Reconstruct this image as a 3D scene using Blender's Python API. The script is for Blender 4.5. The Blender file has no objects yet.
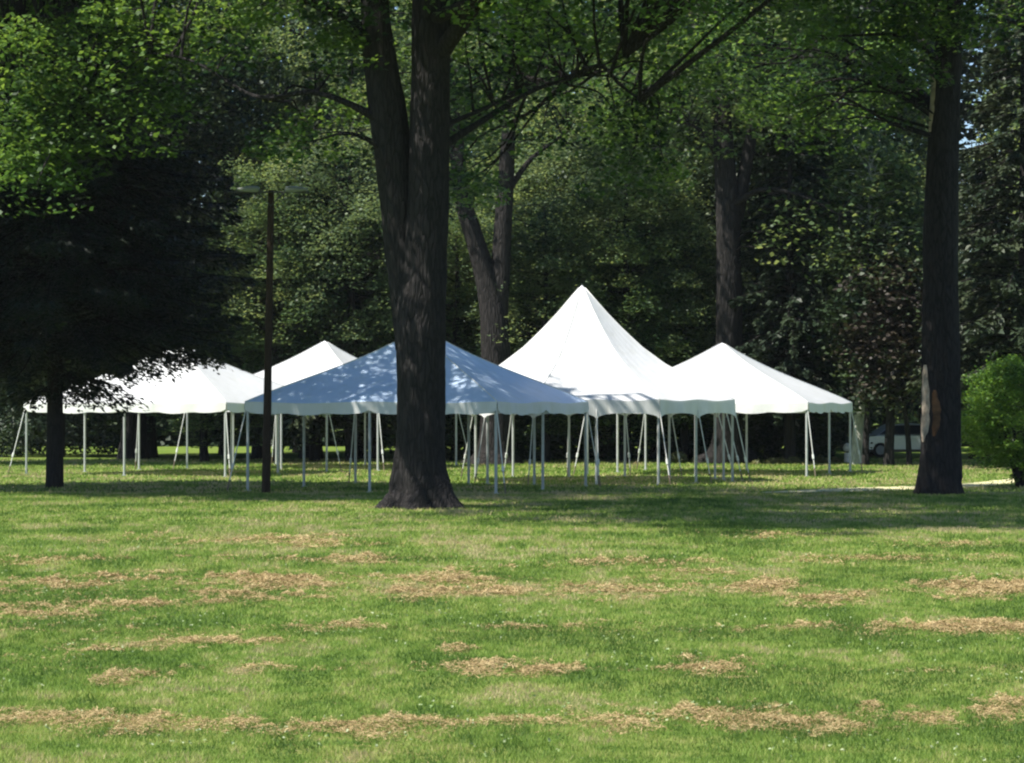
import bpy, math, random
import numpy as np
from mathutils import Vector

RNG = np.random.default_rng(11)
random.seed(5)
SC = bpy.context.scene
COL = SC.collection
F = 2700.0          # focal length in pixels
EYE = 2.3           # camera height, horizon at row 404
CX, HY = 512.0, 404.0
R = math.radians

def G(px, py):
    """ground point seen at a photo position"""
    Y = EYE * F / (py - HY)
    return np.array([(px - CX) / F * Y, Y, 0.0])

def at(px, py, Y):
    return np.array([(px - CX) / F * Y, Y, EYE + (HY - py) / F * Y])

# ------------------------------------------------------------------ materials
def new_mat(name):
    m = bpy.data.materials.new(name); m.use_nodes = True
    nt = m.node_tree; nt.nodes.clear()
    return m, nt, nt.nodes, nt.links

def N(nt, t, **kw):
    n = nt.nodes.new(t)
    for k, v in kw.items():
        if k.startswith('_'): setattr(n, k[1:], v)
        else: n.inputs[k].default_value = v
    return n

def ramp(nt, fac, stops, interp='LINEAR'):
    r = nt.nodes.new('ShaderNodeValToRGB'); r.color_ramp.interpolation = interp
    e = r.color_ramp.elements
    while len(e) < len(stops): e.new(0.5)
    for i, (p, c) in enumerate(stops):
        e[i].position = p; e[i].color = (c[0], c[1], c[2], 1)
    nt.links.new(fac, r.inputs['Fac'])
    return r.outputs['Color']

def noise(nt, vec, scale, detail=4, rough=0.55):
    n = N(nt, 'ShaderNodeTexNoise', Scale=scale, Detail=detail, Roughness=rough)
    nt.links.new(vec, n.inputs['Vector'])
    return n.outputs['Fac']

def mapping(nt, vec, scale):
    m = N(nt, 'ShaderNodeMapping'); m.inputs['Scale'].default_value = scale
    nt.links.new(vec, m.inputs['Vector']); return m.outputs['Vector']

def math_n(nt, op, a, b=None):
    n = nt.nodes.new('ShaderNodeMath'); n.operation = op
    for i, v in enumerate((a, b)):
        if v is None: continue
        if isinstance(v, (int, float)): n.inputs[i].default_value = v
        else: nt.links.new(v, n.inputs[i])
    return n.outputs[0]

def mixc(nt, fac, a, b):
    n = nt.nodes.new('ShaderNodeMix'); n.data_type = 'RGBA'
    if isinstance(fac, (int, float)): n.inputs[0].default_value = fac
    else: nt.links.new(fac, n.inputs[0])
    for s, v in ((6, a), (7, b)):
        if isinstance(v, tuple): n.inputs[s].default_value = (*v, 1)
        else: nt.links.new(v, n.inputs[s])
    return n.outputs[2]

def finish(nt, color, rough=0.8, spec=0.3, bump=None, bstr=0.3, bdist=0.02, transl=0.0, tcol=None, metal=0.0):
    out = nt.nodes.new('ShaderNodeOutputMaterial')
    p = N(nt, 'ShaderNodeBsdfPrincipled', Roughness=rough, Metallic=metal)
    p.inputs['Specular IOR Level'].default_value = spec
    if isinstance(color, tuple): p.inputs['Base Color'].default_value = (*color, 1)
    else: nt.links.new(color, p.inputs['Base Color'])
    if bump is not None:
        b = N(nt, 'ShaderNodeBump', Strength=bstr, Distance=bdist)
        nt.links.new(bump, b.inputs['Height']); nt.links.new(b.outputs[0], p.inputs['Normal'])
    if transl > 0:
        t = nt.nodes.new('ShaderNodeBsdfTranslucent')
        c = tcol if tcol is not None else color
        if isinstance(c, tuple): t.inputs['Color'].default_value = (*c, 1)
        else: nt.links.new(c, t.inputs['Color'])
        mx = nt.nodes.new('ShaderNodeMixShader'); mx.inputs[0].default_value = transl
        nt.links.new(p.outputs[0], mx.inputs[1]); nt.links.new(t.outputs[0], mx.inputs[2])
        nt.links.new(mx.outputs[0], out.inputs['Surface'])
    else:
        nt.links.new(p.outputs[0], out.inputs['Surface'])

def mat_leaf(name, dark, mid, light, transl=0.35, rough=0.5, spec=0.3, tl=1.5):
    m, nt, ns, ln = new_mat(name)
    a = nt.nodes.new('ShaderNodeAttribute'); a.attribute_name = 'tint'
    c = ramp(nt, a.outputs['Fac'], [(0, dark), (0.5, mid), (1, light)])
    t = ramp(nt, a.outputs['Fac'], [(0, tuple(min(1, v * tl) for v in dark)), (0.5, (min(1, mid[0]*tl*1.35), mid[1]*tl*1.15, mid[2]*tl*0.8)),
                                    (1, (min(1, light[0]*tl*1.35), light[1]*tl*1.15, light[2]*tl*0.8))])
    finish(nt, c, rough, spec, transl=transl, tcol=t)
    return m

def mat_bark(name, dark, light, vscale=1.0, strength=0.9):
    m, nt, ns, ln = new_mat(name)
    tc = nt.nodes.new('ShaderNodeTexCoord')
    v = mapping(nt, tc.outputs['Object'], (5*vscale, 5*vscale, 0.9*vscale))
    v2 = mapping(nt, tc.outputs['Object'], (1, 1, 0.5))
    vo = N(nt, 'ShaderNodeTexVoronoi', Scale=2.2); vo.feature = 'DISTANCE_TO_EDGE'
    nn = N(nt, 'ShaderNodeTexNoise', Scale=1.5, Detail=3)
    nt.links.new(v, nn.inputs['Vector'])
    add = nt.nodes.new('ShaderNodeVectorMath'); add.operation = 'MULTIPLY_ADD'
    nt.links.new(nn.outputs['Color'], add.inputs[0]); add.inputs[1].default_value = (0.8, 0.8, 0.8)
    nt.links.new(v, add.inputs[2]); nt.links.new(add.outputs[0], vo.inputs['Vector'])
    fine = noise(nt, v, 3.0, 8, 0.7)
    big = noise(nt, v2, 0.8, 4)
    h = math_n(nt, 'ADD', math_n(nt, 'MULTIPLY', math_n(nt, 'MINIMUM', vo.outputs['Distance'], 0.25), 2.6), math_n(nt, 'MULTIPLY', fine, 0.6))
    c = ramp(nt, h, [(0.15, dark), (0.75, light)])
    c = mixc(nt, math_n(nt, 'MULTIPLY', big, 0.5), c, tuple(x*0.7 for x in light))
    finish(nt, c, 0.95, 0.1, bump=h, bstr=strength, bdist=0.06)
    return m

def mat_fabric(name, col, transl=0.22):
    m, nt, ns, ln = new_mat(name)
    tc = nt.nodes.new('ShaderNodeTexCoord')
    n1 = noise(nt, tc.outputs['Object'], 0.9, 4)
    n2 = noise(nt, mapping(nt, tc.outputs['Object'], (1, 1, 0.25)), 3.0, 5, 0.6)
    c = ramp(nt, n1, [(0.3, tuple(x*0.95 for x in col)), (0.65, col)])
    d = ramp(nt, n2, [(0.35, (0.93, 0.93, 0.9)), (0.5, (1, 1, 1))])
    mu = nt.nodes.new('ShaderNodeMix'); mu.data_type = 'RGBA'; mu.blend_type = 'MULTIPLY'; mu.inputs[0].default_value = 1
    nt.links.new(c, mu.inputs[6]); nt.links.new(d, mu.inputs[7])
    finish(nt, mu.outputs[2], 0.45, 0.4, bump=n2, bstr=0.5, bdist=0.04, transl=transl, tcol=tuple(x*0.85 for x in col))
    return m

def mat_plain(name, col, rough=0.5, spec=0.4, metal=0.0, var=0.15, scale=6):
    m, nt, ns, ln = new_mat(name)
    tc = nt.nodes.new('ShaderNodeTexCoord')
    n1 = noise(nt, tc.outputs['Object'], scale, 5)
    c = ramp(nt, n1, [(0.3, tuple(x*(1-var) for x in col)), (0.7, tuple(min(1, x*(1+var*0.5)) for x in col))])
    finish(nt, c, rough, spec, bump=n1, bstr=0.1, bdist=0.01, metal=metal)
    return m

M = {}
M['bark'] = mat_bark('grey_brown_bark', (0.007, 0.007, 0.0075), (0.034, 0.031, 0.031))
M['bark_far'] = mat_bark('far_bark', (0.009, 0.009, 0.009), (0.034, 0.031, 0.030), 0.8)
M['bark_pale'] = mat_bark('pale_bark', (0.20, 0.21, 0.18), (0.48, 0.48, 0.42), 0.9, 0.5)
M['bare_wood'] = mat_plain('bare_wood', (0.42, 0.34, 0.26), 0.8, 0.2, var=0.5, scale=5)
M['brown_wood'] = mat_plain('brown_wood', (0.13, 0.065, 0.032), 0.8, 0.2, var=0.5, scale=5)
M['maple'] = mat_leaf('maple_leaves', (0.008, 0.024, 0.008), (0.042, 0.096, 0.020), (0.12, 0.21, 0.045), 0.45)
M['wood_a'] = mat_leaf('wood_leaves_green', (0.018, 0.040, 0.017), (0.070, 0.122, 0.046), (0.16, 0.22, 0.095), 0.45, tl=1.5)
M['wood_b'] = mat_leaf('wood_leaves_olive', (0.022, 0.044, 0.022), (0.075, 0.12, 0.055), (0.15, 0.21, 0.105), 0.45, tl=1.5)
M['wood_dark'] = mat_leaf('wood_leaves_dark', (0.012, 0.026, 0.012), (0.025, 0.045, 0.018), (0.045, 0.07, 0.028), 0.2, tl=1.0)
M['spruce'] = mat_leaf('spruce_needles', (0.012, 0.024, 0.014), (0.028, 0.045, 0.022), (0.055, 0.07, 0.035), 0.12, tl=1.0)
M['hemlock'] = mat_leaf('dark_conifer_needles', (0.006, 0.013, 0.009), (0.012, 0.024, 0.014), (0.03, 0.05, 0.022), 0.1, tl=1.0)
M['copper'] = mat_leaf('copper_leaves', (0.028, 0.022, 0.018), (0.052, 0.042, 0.030), (0.07, 0.11, 0.048), 0.2, tl=1.0)
M['bush'] = mat_leaf('bush_leaves', (0.035, 0.085, 0.014), (0.085, 0.18, 0.025), (0.16, 0.28, 0.05), 0.4)
M['hosta'] = mat_leaf('border_leaves', (0.10, 0.13, 0.05), (0.18, 0.20, 0.09), (0.30, 0.30, 0.16), 0.3)
M['fabric'] = mat_fabric('white_vinyl', (0.70, 0.71, 0.72))
M['fabric_shade_tint'] = mat_fabric('white_vinyl_shade_tint', (0.63, 0.78, 1.0), 0.15)  # white vinyl, the blue of skylit shade put into its colour
M['valance'] = mat_fabric('white_valance_vinyl', (0.78, 0.79, 0.77), 0.15)
M['pole'] = mat_plain('white_painted_steel', (0.42, 0.44, 0.43), 0.4, 0.5)
M['strap'] = mat_plain('white_webbing', (0.72, 0.73, 0.70), 0.8, 0.2)
M['stake'] = mat_plain('rusty_steel', (0.20, 0.15, 0.11), 0.6, 0.4)
M['pole_wood'] = mat_bark('utility_pole_wood', (0.018, 0.013, 0.010), (0.05, 0.035, 0.026), 2.0, 0.4)
M['lamp_metal'] = mat_plain('pale_lamp_metal', (0.22, 0.24, 0.22), 0.4, 0.5)
M['dark_metal'] = mat_plain('dark_metal', (0.05, 0.05, 0.05), 0.5, 0.4)
M['white_paint'] = mat_plain('white_paint', (0.78, 0.78, 0.75), 0.5, 0.4)
M['car_paint'] = mat_plain('silver_car_paint', (0.45, 0.50, 0.50), 0.22, 0.6, metal=0.3, var=0.03)
M['glass'] = mat_plain('dark_car_glass', (0.02, 0.025, 0.03), 0.05, 0.8, var=0.02)
M['tyre'] = mat_plain('tyre_rubber', (0.02, 0.02, 0.02), 0.9, 0.2)
M['lens'] = mat_plain('headlight_lens', (0.75, 0.75, 0.72), 0.1, 0.7, var=0.02)
M['path'] = mat_plain('pale_trodden_path', (0.56, 0.52, 0.30), 0.95, 0.1, var=0.35, scale=1.5)

# ------------------------------------------------------------------ mesh helpers
def link(name, verts, faces, mat, parent=None, smooth=False, tint=None, local=None):
    """verts in world coordinates; re-based on the parent's location"""
    v = np.asarray(verts, dtype=np.float64).reshape(-1, 3)
    off = np.array(parent.location) if parent is not None else (np.array(local) if local is not None else np.zeros(3))
    v = v - off
    me = bpy.data.meshes.new(name)
    if isinstance(faces, np.ndarray):
        k = faces.shape[1]; nf = len(faces)
        me.vertices.add(len(v)); me.vertices.foreach_set('co', v.astype(np.float32).ravel())
        me.loops.add(nf*k); me.loops.foreach_set('vertex_index', faces.astype(np.int32).ravel())
        me.polygons.add(nf); me.polygons.foreach_set('loop_start', np.arange(0, nf*k, k, dtype=np.int32))
        me.update(calc_edges=True)
    else:
        me.from_pydata(v.tolist(), [], faces); me.update()
    if tint is not None:
        a = me.attributes.new('tint', 'FLOAT', 'FACE'); a.data.foreach_set('value', np.asarray(tint, dtype=np.float32))
    if smooth: me.polygons.foreach_set('use_smooth', np.ones(len(me.polygons), dtype=bool))
    if isinstance(mat, (list, tuple)):
        for mm in mat: me.materials.append(mm)
    else: me.materials.append(mat)
    o = bpy.data.objects.new(name, me); COL.objects.link(o)
    if parent is not None: o.parent = parent
    elif local is not None: o.location = local
    return o

def tag(o, label=None, cat=None, group=None, kind=None):
    if label: o['label'] = label
    if cat: o['category'] = cat
    if group: o['group'] = group
    if kind: o['kind'] = kind
    return o

def thing(name, loc, label, cat, group=None):
    o = bpy.data.objects.new(name, None); COL.objects.link(o)
    o.location = tuple(float(x) for x in loc); o.empty_display_size = 0.3
    return tag(o, label, cat, group)

class MB:
    def __init__(s): s.v = []; s.f = []
    def add(s, v, f):
        b = len(s.v); s.v += [tuple(p) for p in v]; s.f += [tuple(i + b for i in q) for q in f]
    def box(s, c, size, rz=0.0):
        cx, cy, cz = c; a, b, h = (x/2 for x in size); cs, sn = math.cos(rz), math.sin(rz)
        v = []
        for z in (-h, h):
            for x, y in ((-a, -b), (a, -b), (a, b), (-a, b)):
                v.append((cx + x*cs - y*sn, cy + x*sn + y*cs, cz + z))
        s.add(v, [(3, 2, 1, 0), (4, 5, 6, 7), (0, 1, 5, 4), (1, 2, 6, 5), (2, 3, 7, 6), (3, 0, 4, 7)])
    def tube(s, pts, rads, seg=10, cap=True, rough=0.0, flat=None, flare=0.0):
        pts = [np.array(p, float) for p in pts]; n = len(pts)
        if not hasattr(rads, '__len__'): rads = [rads]*n
        rows = []; b = len(s.v); prev = None
        ph = random.random()*10
        for i, p in enumerate(pts):
            t = pts[min(i+1, n-1)] - pts[max(i-1, 0)]; t = t/ (np.linalg.norm(t)+1e-9)
            if prev is None:
                ref = np.array([0, 1.0, 0]) if abs(t[2]) > 0.5 else np.array([0, 0, 1.0])
                u = np.cross(t, ref)
            else: u = prev - t*np.dot(prev, t)
            u /= np.linalg.norm(u)+1e-9; prev = u
            w = np.cross(t, u)
            for k in range(seg):
                a = 2*math.pi*k/seg
                rr = rads[i]
                if rough: rr *= 1 + rough*(0.5*math.sin(3*a+ph+i*0.13) + 0.35*math.sin(7*a+ph*2-i*0.21) + 0.3*math.sin(11*a+i*0.33+ph*3)) + rough*random.uniform(-.22, .22)
                if flare:
                    zz = max(0.0, p[2]-pts[0][2]-.1)
                    rr *= 1 + flare*math.exp(-zz/.38)*(1+.45*math.cos(5*a+ph)+.25*math.cos(3*a+ph*2)) + .12*flare*math.exp(-zz/1.6)*math.cos(5*a+ph)
                rows.append(p + rr*(math.cos(a)*u + math.sin(a)*w*(flat or 1)))
        f = []
        for i in range(n-1):
            for k in range(seg):
                a = i*seg+k; c = i*seg+(k+1) % seg
                f.append((a, c, c+seg, a+seg))
        if cap: f.append(tuple(range(seg-1, -1, -1))); f.append(tuple((n-1)*seg+k for k in range(seg)))
        s.add(rows, f)
    def build(s, name, mat, parent=None, smooth=False, local=None):
        return link(name, s.v, s.f, mat, parent, smooth, local=local)

def spline(pts, rads, n=10):
    P = [np.array(p, float) for p in pts]; out = []; rr = []
    for i in range(len(P)-1):
        p0 = P[max(i-1, 0)]; p1 = P[i]; p2 = P[i+1]; p3 = P[min(i+2, len(P)-1)]
        for k in range(n):
            t = k/n
            out.append(0.5*((2*p1)+(-p0+p2)*t+(2*p0-5*p1+4*p2-p3)*t*t+(-p0+3*p1-3*p2+p3)*t**3))
            rr.append(rads[i]*(1-t)+rads[i+1]*t)
    out.append(P[-1]); rr.append(rads[-1])
    return out, rr

def leaf_mesh(centers, size, flat=0.5, aspect=0.75, rng=RNG, dirs=None, droop=0.0):
    """rhombic folded leaves: one quad each, random orientation"""
    n = len(centers)
    s = np.asarray(size) * rng.uniform(0.6, 1.3, n)
    if dirs is None:
        a = rng.uniform(0, 2*np.pi, n)
        d = np.stack([np.cos(a), np.sin(a), rng.normal(-droop, 0.45, n)], 1)
    else: d = dirs + rng.normal(0, 0.35, (n, 3))
    d /= np.linalg.norm(d, axis=1, keepdims=True)
    up = np.stack([rng.normal(0, flat, n), rng.normal(0, flat, n), np.ones(n)], 1)
    w = np.cross(d, up); w /= np.linalg.norm(w, axis=1, keepdims=True)+1e-9
    u = np.cross(w, d)
    sl = s[:, None]
    v = np.stack([centers - d*sl*0.5, centers + w*sl*aspect*0.5 + u*sl*0.1, centers + d*sl*0.5, centers - w*sl*aspect*0.5 + u*sl*0.1], 1)
    f = np.arange(4*n).reshape(n, 4)
    return v.reshape(-1, 3), f

def vnoise(x, y, seed=0):
    xi = np.floor(x).astype(int); yi = np.floor(y).astype(int); fx = x-xi; fy = y-yi
    def h(a, b):
        n = (a*374761393 + b*668265263 + seed*1274126177) & 0x7fffffff
        n = ((n ^ (n >> 13))*1274126177) & 0x7fffffff
        return ((n ^ (n >> 16)) & 0xffff)/65535.0
    sx = fx*fx*(3-2*fx); sy = fy*fy*(3-2*fy)
    return (h(xi, yi)*(1-sx)+h(xi+1, yi)*sx)*(1-sy)+(h(xi, yi+1)*(1-sx)+h(xi+1, yi+1)*sx)*sy
def fbm(x, y, seed=0, o=4):
    v = 0; a = 0.5
    for i in range(o): v = v + a*vnoise(x*2**i, y*2**i, seed+i); a *= 0.5
    return v/(1-0.5**o)

# ------------------------------------------------------------------ world, sun, camera
W = bpy.data.worlds.new('World'); SC.world = W; W.use_nodes = True
nt = W.node_tree; bg = nt.nodes['Background']
sky = nt.nodes.new('ShaderNodeTexSky'); sky.sky_type = 'NISHITA'; sky.sun_disc = False
SUN_EL = R(57); SH = np.array([-0.92, -0.39]); SH /= np.linalg.norm(SH)
sky.sun_elevation = SUN_EL; sky.sun_rotation = math.atan2(SH[0], SH[1]) % (2*math.pi)
sky.air_density = 1.0; sky.dust_density = 0.3; sky.ozone_density = 5.0
nt.links.new(sky.outputs[0], bg.inputs[0]); bg.inputs[1].default_value = 0.085
sd = Vector((SH[0]*math.cos(SUN_EL), SH[1]*math.cos(SUN_EL), math.sin(SUN_EL)))
sl = bpy.data.lights.new('sun', 'SUN'); sl.energy = 5.0; sl.angle = R(0.53); sl.color = (1.0, 0.95, 0.86)
so = bpy.data.objects.new('sun', sl); COL.objects.link(so)
so.rotation_euler = (-sd).to_track_quat('-Z', 'Y').to_euler(); so.location = (-30, 40, 60)

cam = bpy.data.cameras.new('camera'); co = bpy.data.objects.new('camera', cam); COL.objects.link(co)
cam.sensor_width = 36; cam.lens = 36*F/1024; cam.clip_end = 6000; cam.clip_start = 0.5
co.location = (0, 0, EYE); co.rotation_euler = (R(90) + math.atan((HY-381.5)/F), 0, 0)
SC.camera = co
SC.view_settings.view_transform = 'Standard'; SC.view_settings.look = 'None'
SC.view_settings.exposure = 1.0; SC.view_settings.gamma = 1

# ------------------------------------------------------------------ ground
m, nt, ns, ln = new_mat('lawn_soil_and_turf'); M['lawn'] = m
tc = nt.nodes.new('ShaderNodeTexCoord'); v = tc.outputs['Object']
big = noise(nt, mapping(nt, v, (0.12, 0.35, 1)), 1.0, 4)
mid = noise(nt, mapping(nt, v, (1, 2.2, 1)), 0.8, 6, 0.65)
fine = noise(nt, v, 14, 8, 0.75)
blend = math_n(nt, 'ADD', math_n(nt, 'MULTIPLY', big, 0.5), math_n(nt, 'MULTIPLY', mid, 0.5))
c = ramp(nt, blend, [(0.36, (0.08, 0.145, 0.022)), (0.5, (0.13, 0.195, 0.038)), (0.6, (0.20, 0.23, 0.065)), (0.68, (0.24, 0.21, 0.10))])
c2 = ramp(nt, fine, [(0.3, (0.62, 0.65, 0.55)), (0.7, (1.1, 1.1, 1.0))])
mu = nt.nodes.new('ShaderNodeMix'); mu.data_type = 'RGBA'; mu.blend_type = 'MULTIPLY'; mu.inputs[0].default_value = 1
nt.links.new(c, mu.inputs[6]); nt.links.new(c2, mu.inputs[7])
finish(nt, mu.outputs[2], 0.95, 0.1, bump=fine, bstr=0.8, bdist=0.04)
S = 2500
tag(link('ground', [(-S, -200, 0), (S, -200, 0), (S, 2*S, 0), (-S, 2*S, 0)], [(0, 1, 2, 3)], M['lawn']), kind='structure')

# trodden path crossing behind the right tree
pp = [G(762, 492.6), G(820, 490.6), G(870, 489), G(925, 487.4), G(965, 485.6), G(1005, 481.5), G(1060, 475.5), G(1130, 470)]
pts, _ = spline(pp, [1]*len(pp), 10)
PATHPTS = [tuple(p[:2]) for p in pts]
vv = []; ff = []
for i, p in enumerate(pts):
    t = i/(len(pts)-1); w = min(1.0, 0.15+t*4)*1.35*(1+0.15*math.sin(i*1.7)+0.1*math.sin(i*3.1))
    vv += [(p[0], p[1]-w, 0.004), (p[0], p[1]+w, 0.004)]
    if i: ff.append((2*i-2, 2*i, 2*i+1, 2*i-1))
tag(link('path', vv, ff, M['path']), kind='structure')

# ---- grass blades
def blades(xy, h, w, lean, rng):
    n = len(xy); a = rng.uniform(0, 2*np.pi, n)
    d = np.stack([np.cos(a), np.sin(a)], 1); la = rng.uniform(0, 2*np.pi, n); l = rng.uniform(0.1, 1, n)*lean*h
    base = np.concatenate([xy, np.zeros((n, 1))], 1)
    side = np.concatenate([d, np.zeros((n, 1))], 1)*(w*0.5)[:, None]
    tip = base + np.stack([np.cos(la)*l, np.sin(la)*l, h], 1)
    v = np.stack([base-side, base+side, tip], 1).reshape(-1, 3)
    return v, np.arange(3*n).reshape(n, 3)

def scatter(y0, y1, dens, margin=1.25, rng=RNG):
    half1 = CX/F*y1*margin + 1.0
    n = int((y1-y0)*2*half1*dens)
    x = rng.uniform(-half1, half1, n); y = rng.uniform(y0, y1, n)
    k = np.abs(x) < CX/F*y*margin + 1.0
    return np.stack([x[k], y[k]], 1)

# dried clippings: (px, py, half width px, half height px, density)
CL = [(60, 722, 75, 9, 1), (160, 724, 60, 9, 1), (225, 722, 45, 8, .9), (345, 732, 62, 15, 1.1), (440, 724, 40, 7, .8), (495, 722, 35, 8, .9),
      (555, 722, 70, 9, .9), (610, 722, 45, 12, 1.1), (700, 718, 55, 10, .9), (760, 722, 60, 9, .8), (805, 722, 30, 6, .6), (936, 720, 28, 9, 1.1), (1008, 714, 26, 14, 1.1),
      (870, 712, 14, 6, .6), (712, 669, 34, 9, 1.1), (525, 671, 30, 6, .7), (540, 669, 20, 5, .6), (475, 668, 22, 6, .7), (455, 652, 16, 5, .6), (115, 680, 20, 6, .7),
      (145, 676, 20, 4, .5), (960, 627, 60, 8, .9), (905, 627, 40, 8, .7), (1005, 628, 25, 8, .9), (880, 632, 18, 6, .6), (300, 588, 50, 13, .9), (215, 595, 60, 8, .7),
      (120, 606, 60, 7, .7), (30, 614, 50, 6, .7), (250, 578, 40, 5, .5), (450, 583, 55, 11, .8), (420, 594, 40, 6, .7), (490, 590, 40, 5, .6), (590, 590, 52, 8, .8),
      (560, 586, 18, 6, .6), (770, 586, 34, 8, .8), (825, 596, 40, 8, .6), (975, 590, 50, 8, .9), (1010, 583, 30, 7, .8), (160, 578, 60, 5, .5), (60, 583, 60, 5, .4),
      (700, 575, 50, 4, .4), (620, 565, 80, 4, .4), (330, 560, 90, 4, .35), (240, 540, 90, 4, .4), (890, 560, 80, 4, .35), (760, 535, 60, 3, .35), (960, 545, 60, 3, .35),
      (350, 545, 80, 3, .4), (50, 560, 60, 4, .35), (130, 645, 60, 5, .3), (50, 660, 40, 4, .35), (350, 628, 60, 4, .3), (220, 640, 60, 5, .3), (400, 760, 60, 5, .4)]
def clip_mask(x, y):
    py = HY + EYE*F/y; px = CX + x/y*F
    m_ = np.zeros_like(x)
    for (a, b, rx, ry, d) in CL:
        r2 = ((px-a)/(rx*1.05))**2 + ((py-b)/(ry*1.05))**2
        m_ = np.maximum(m_, d*np.clip(1.25-r2, 0, 1))
    return m_

def blade_obj(name, zones, mat, seed):
    rng = np.random.default_rng(seed); V = []; T = []
    for (y0, y1, dens, h, w) in zones:
        xy = scatter(y0, y1, dens, rng=rng)
        nz = fbm(xy[:, 0]*0.9, xy[:, 1]*0.45, 3); nf = fbm(xy[:, 0]*6, xy[:, 1]*3, 8, 3); nl = fbm(xy[:, 0]*.25, xy[:, 1]*.12, 21)
        stripe = 0.5+0.5*np.sin(xy[:, 1]*1.55+np.sin(xy[:, 0]*.25)*0.8 + 2*(nl-.5))
        cm = clip_mask(xy[:, 0], xy[:, 1])
        keep = rng.uniform(0, 1, len(xy)) < np.clip(1.15-.75*cm, .3, 1)
        if y1 > 60:
            py_ = np.interp(xy[:, 0], [p[0] for p in PATHPTS], [p[1] for p in PATHPTS], left=-99)
            keep &= ~((np.abs(xy[:, 1]-py_) < 1.5) & (rng.uniform(0, 1, len(xy)) < .9))
        xy = xy[keep]; nz = nz[keep]; nf = nf[keep]; nl = nl[keep]; stripe = stripe[keep]
        n = len(xy)
        hh = h*rng.uniform(.45, 1.25, n)*(0.55+0.9*nz)*(0.6+0.8*nf); ww = w*rng.uniform(.6, 1.3, n)
        v, f = blades(xy, hh, ww, 1.0, rng); V.append(v)
        dry = np.clip((xy[:, 1]-30)/22, 0, 1)*0.26
        patch = fbm(xy[:, 0]*1.7, xy[:, 1]*.7, 71, 3)
        T.append(np.clip(0.27 + 1.0*(nl-.5) + 1.2*(nf-.5) + 1.1*(patch-.5) - 0.9*(nz-.5) + 0.26*(stripe-.5) + dry + rng.normal(0, .13, n), 0, 1))
    V = np.concatenate(V); T = np.concatenate(T)
    o = link(name, V, np.arange(len(V)).reshape(-1, 3), mat, tint=T)
    return o
m, nt, ns, ln = new_mat('grass_blades'); M['grass'] = m
a = nt.nodes.new('ShaderNodeAttribute'); a.attribute_name = 'tint'
c = ramp(nt, a.outputs['Fac'], [(0, (0.085, 0.155, 0.028)), (0.35, (0.195, 0.30, 0.052)), (0.6, (0.31, 0.375, 0.088)), (0.82, (0.40, 0.37, 0.16)), (1, (0.50, 0.41, 0.22))])
finish(nt, c, 0.6, 0.25, transl=0.45)
g = blade_obj('lawn_grass', [(16, 21, 2400, .036, .008), (21, 28, 1500, .038, .010), (28, 38, 900, .042, .012), (38, 52, 420, .05, .017), (52, 70, 200, .055, .026), (70, 112, 45, .07, .05)], M['grass'], 31)
tag(g, 'short mown green and yellowing grass covering the lawn', 'grass', kind='stuff')

# straw of dried clippings
rng = np.random.default_rng(77)
V = []; T = []
def soft_mask(x, y):
    py = HY + EYE*F/y; px = CX + x/y*F
    wx_ = (fbm(x*1.1, y*.8, 33, 3)-.5); wy_ = (fbm(x*.9+9, y*.8, 34, 3)-.5)
    m_ = np.zeros_like(x)
    for (a, b, rx, ry, d) in CL:
        r2 = ((px-a+wx_*rx*1.2)/(rx*1.25))**2 + ((py-b+wy_*ry*1.8)/(ry*1.15))**2
        m_ = np.maximum(m_, d**.5*np.exp(-r2*.9))
    # thin remains of the windrow along the whole lower row and the two rows behind
    for (b, ry, d) in ((723, 8, .50), (590, 9, .34), (628, 6, .30), (670, 6, .26)):
        m_ = np.maximum(m_, d*np.exp(-((py-b+wy_*ry*2)/ry)**2))
    return m_
for (y0, y1, dens) in ((16.5, 22, 5200), (22, 28, 5200), (28, 36, 3400), (36, 50, 1700), (50, 62, 700)):
    xy = scatter(y0, y1, dens, margin=1.15, rng=rng); x = xy[:, 0]; y = xy[:, 1]
    m_ = soft_mask(x, y); k = m_ > .12; x = x[k]; y = y[k]; m_ = m_[k]
    n1 = fbm(x*1.3, y*1.0, 40, 5); n2 = fbm(x*7, y*3.2, 44, 4)
    nz = .55*n1+.45*n2
    e = m_*.62 + (nz-.5)*1.55
    pr_ = np.clip((e-.25)/.40, 0, 1)**1.15 + .035*(m_ > .2)
    k = rng.uniform(0, 1, len(x)) < pr_
    x = x[k]; y = y[k]; e = e[k]; n2 = n2[k]; n = len(x)
    z = 0.01 + np.clip(e-.28, 0, .6)*.06*rng.uniform(.2, 1, n) + np.clip(n2-.5, 0, 1)*np.clip(e-.25, 0, .5)*.5*rng.uniform(.3, 1, n)
    zf = np.clip(y/26, .7, 2.3); L = rng.uniform(.025, .085, n)*zf; w = rng.uniform(.004, .009, n)*zf
    aa = rng.uniform(0, 2*np.pi, n); dd = np.stack([np.cos(aa), np.sin(aa), rng.normal(0, .30, n)], 1)
    sd_ = np.stack([-np.sin(aa), np.cos(aa), rng.normal(0, .6, n)], 1)
    c0 = np.stack([x, y, z], 1)
    V.append(np.stack([c0-dd*L[:, None]*.5-sd_*w[:, None]*.5, c0-dd*L[:, None]*.5+sd_*w[:, None]*.5, c0+dd*L[:, None]*.5], 1).reshape(-1, 3))
    T.append(np.clip(rng.normal(.45, .24, n) + (n2-.5)*.8, 0, 1))
V = np.concatenate(V); V[:, 2] = np.maximum(V[:, 2], 0.003); T = np.concatenate(T)
m, nt, ns, ln = new_mat('dry_clippings'); M['straw'] = m
a = nt.nodes.new('ShaderNodeAttribute'); a.attribute_name = 'tint'
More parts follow.
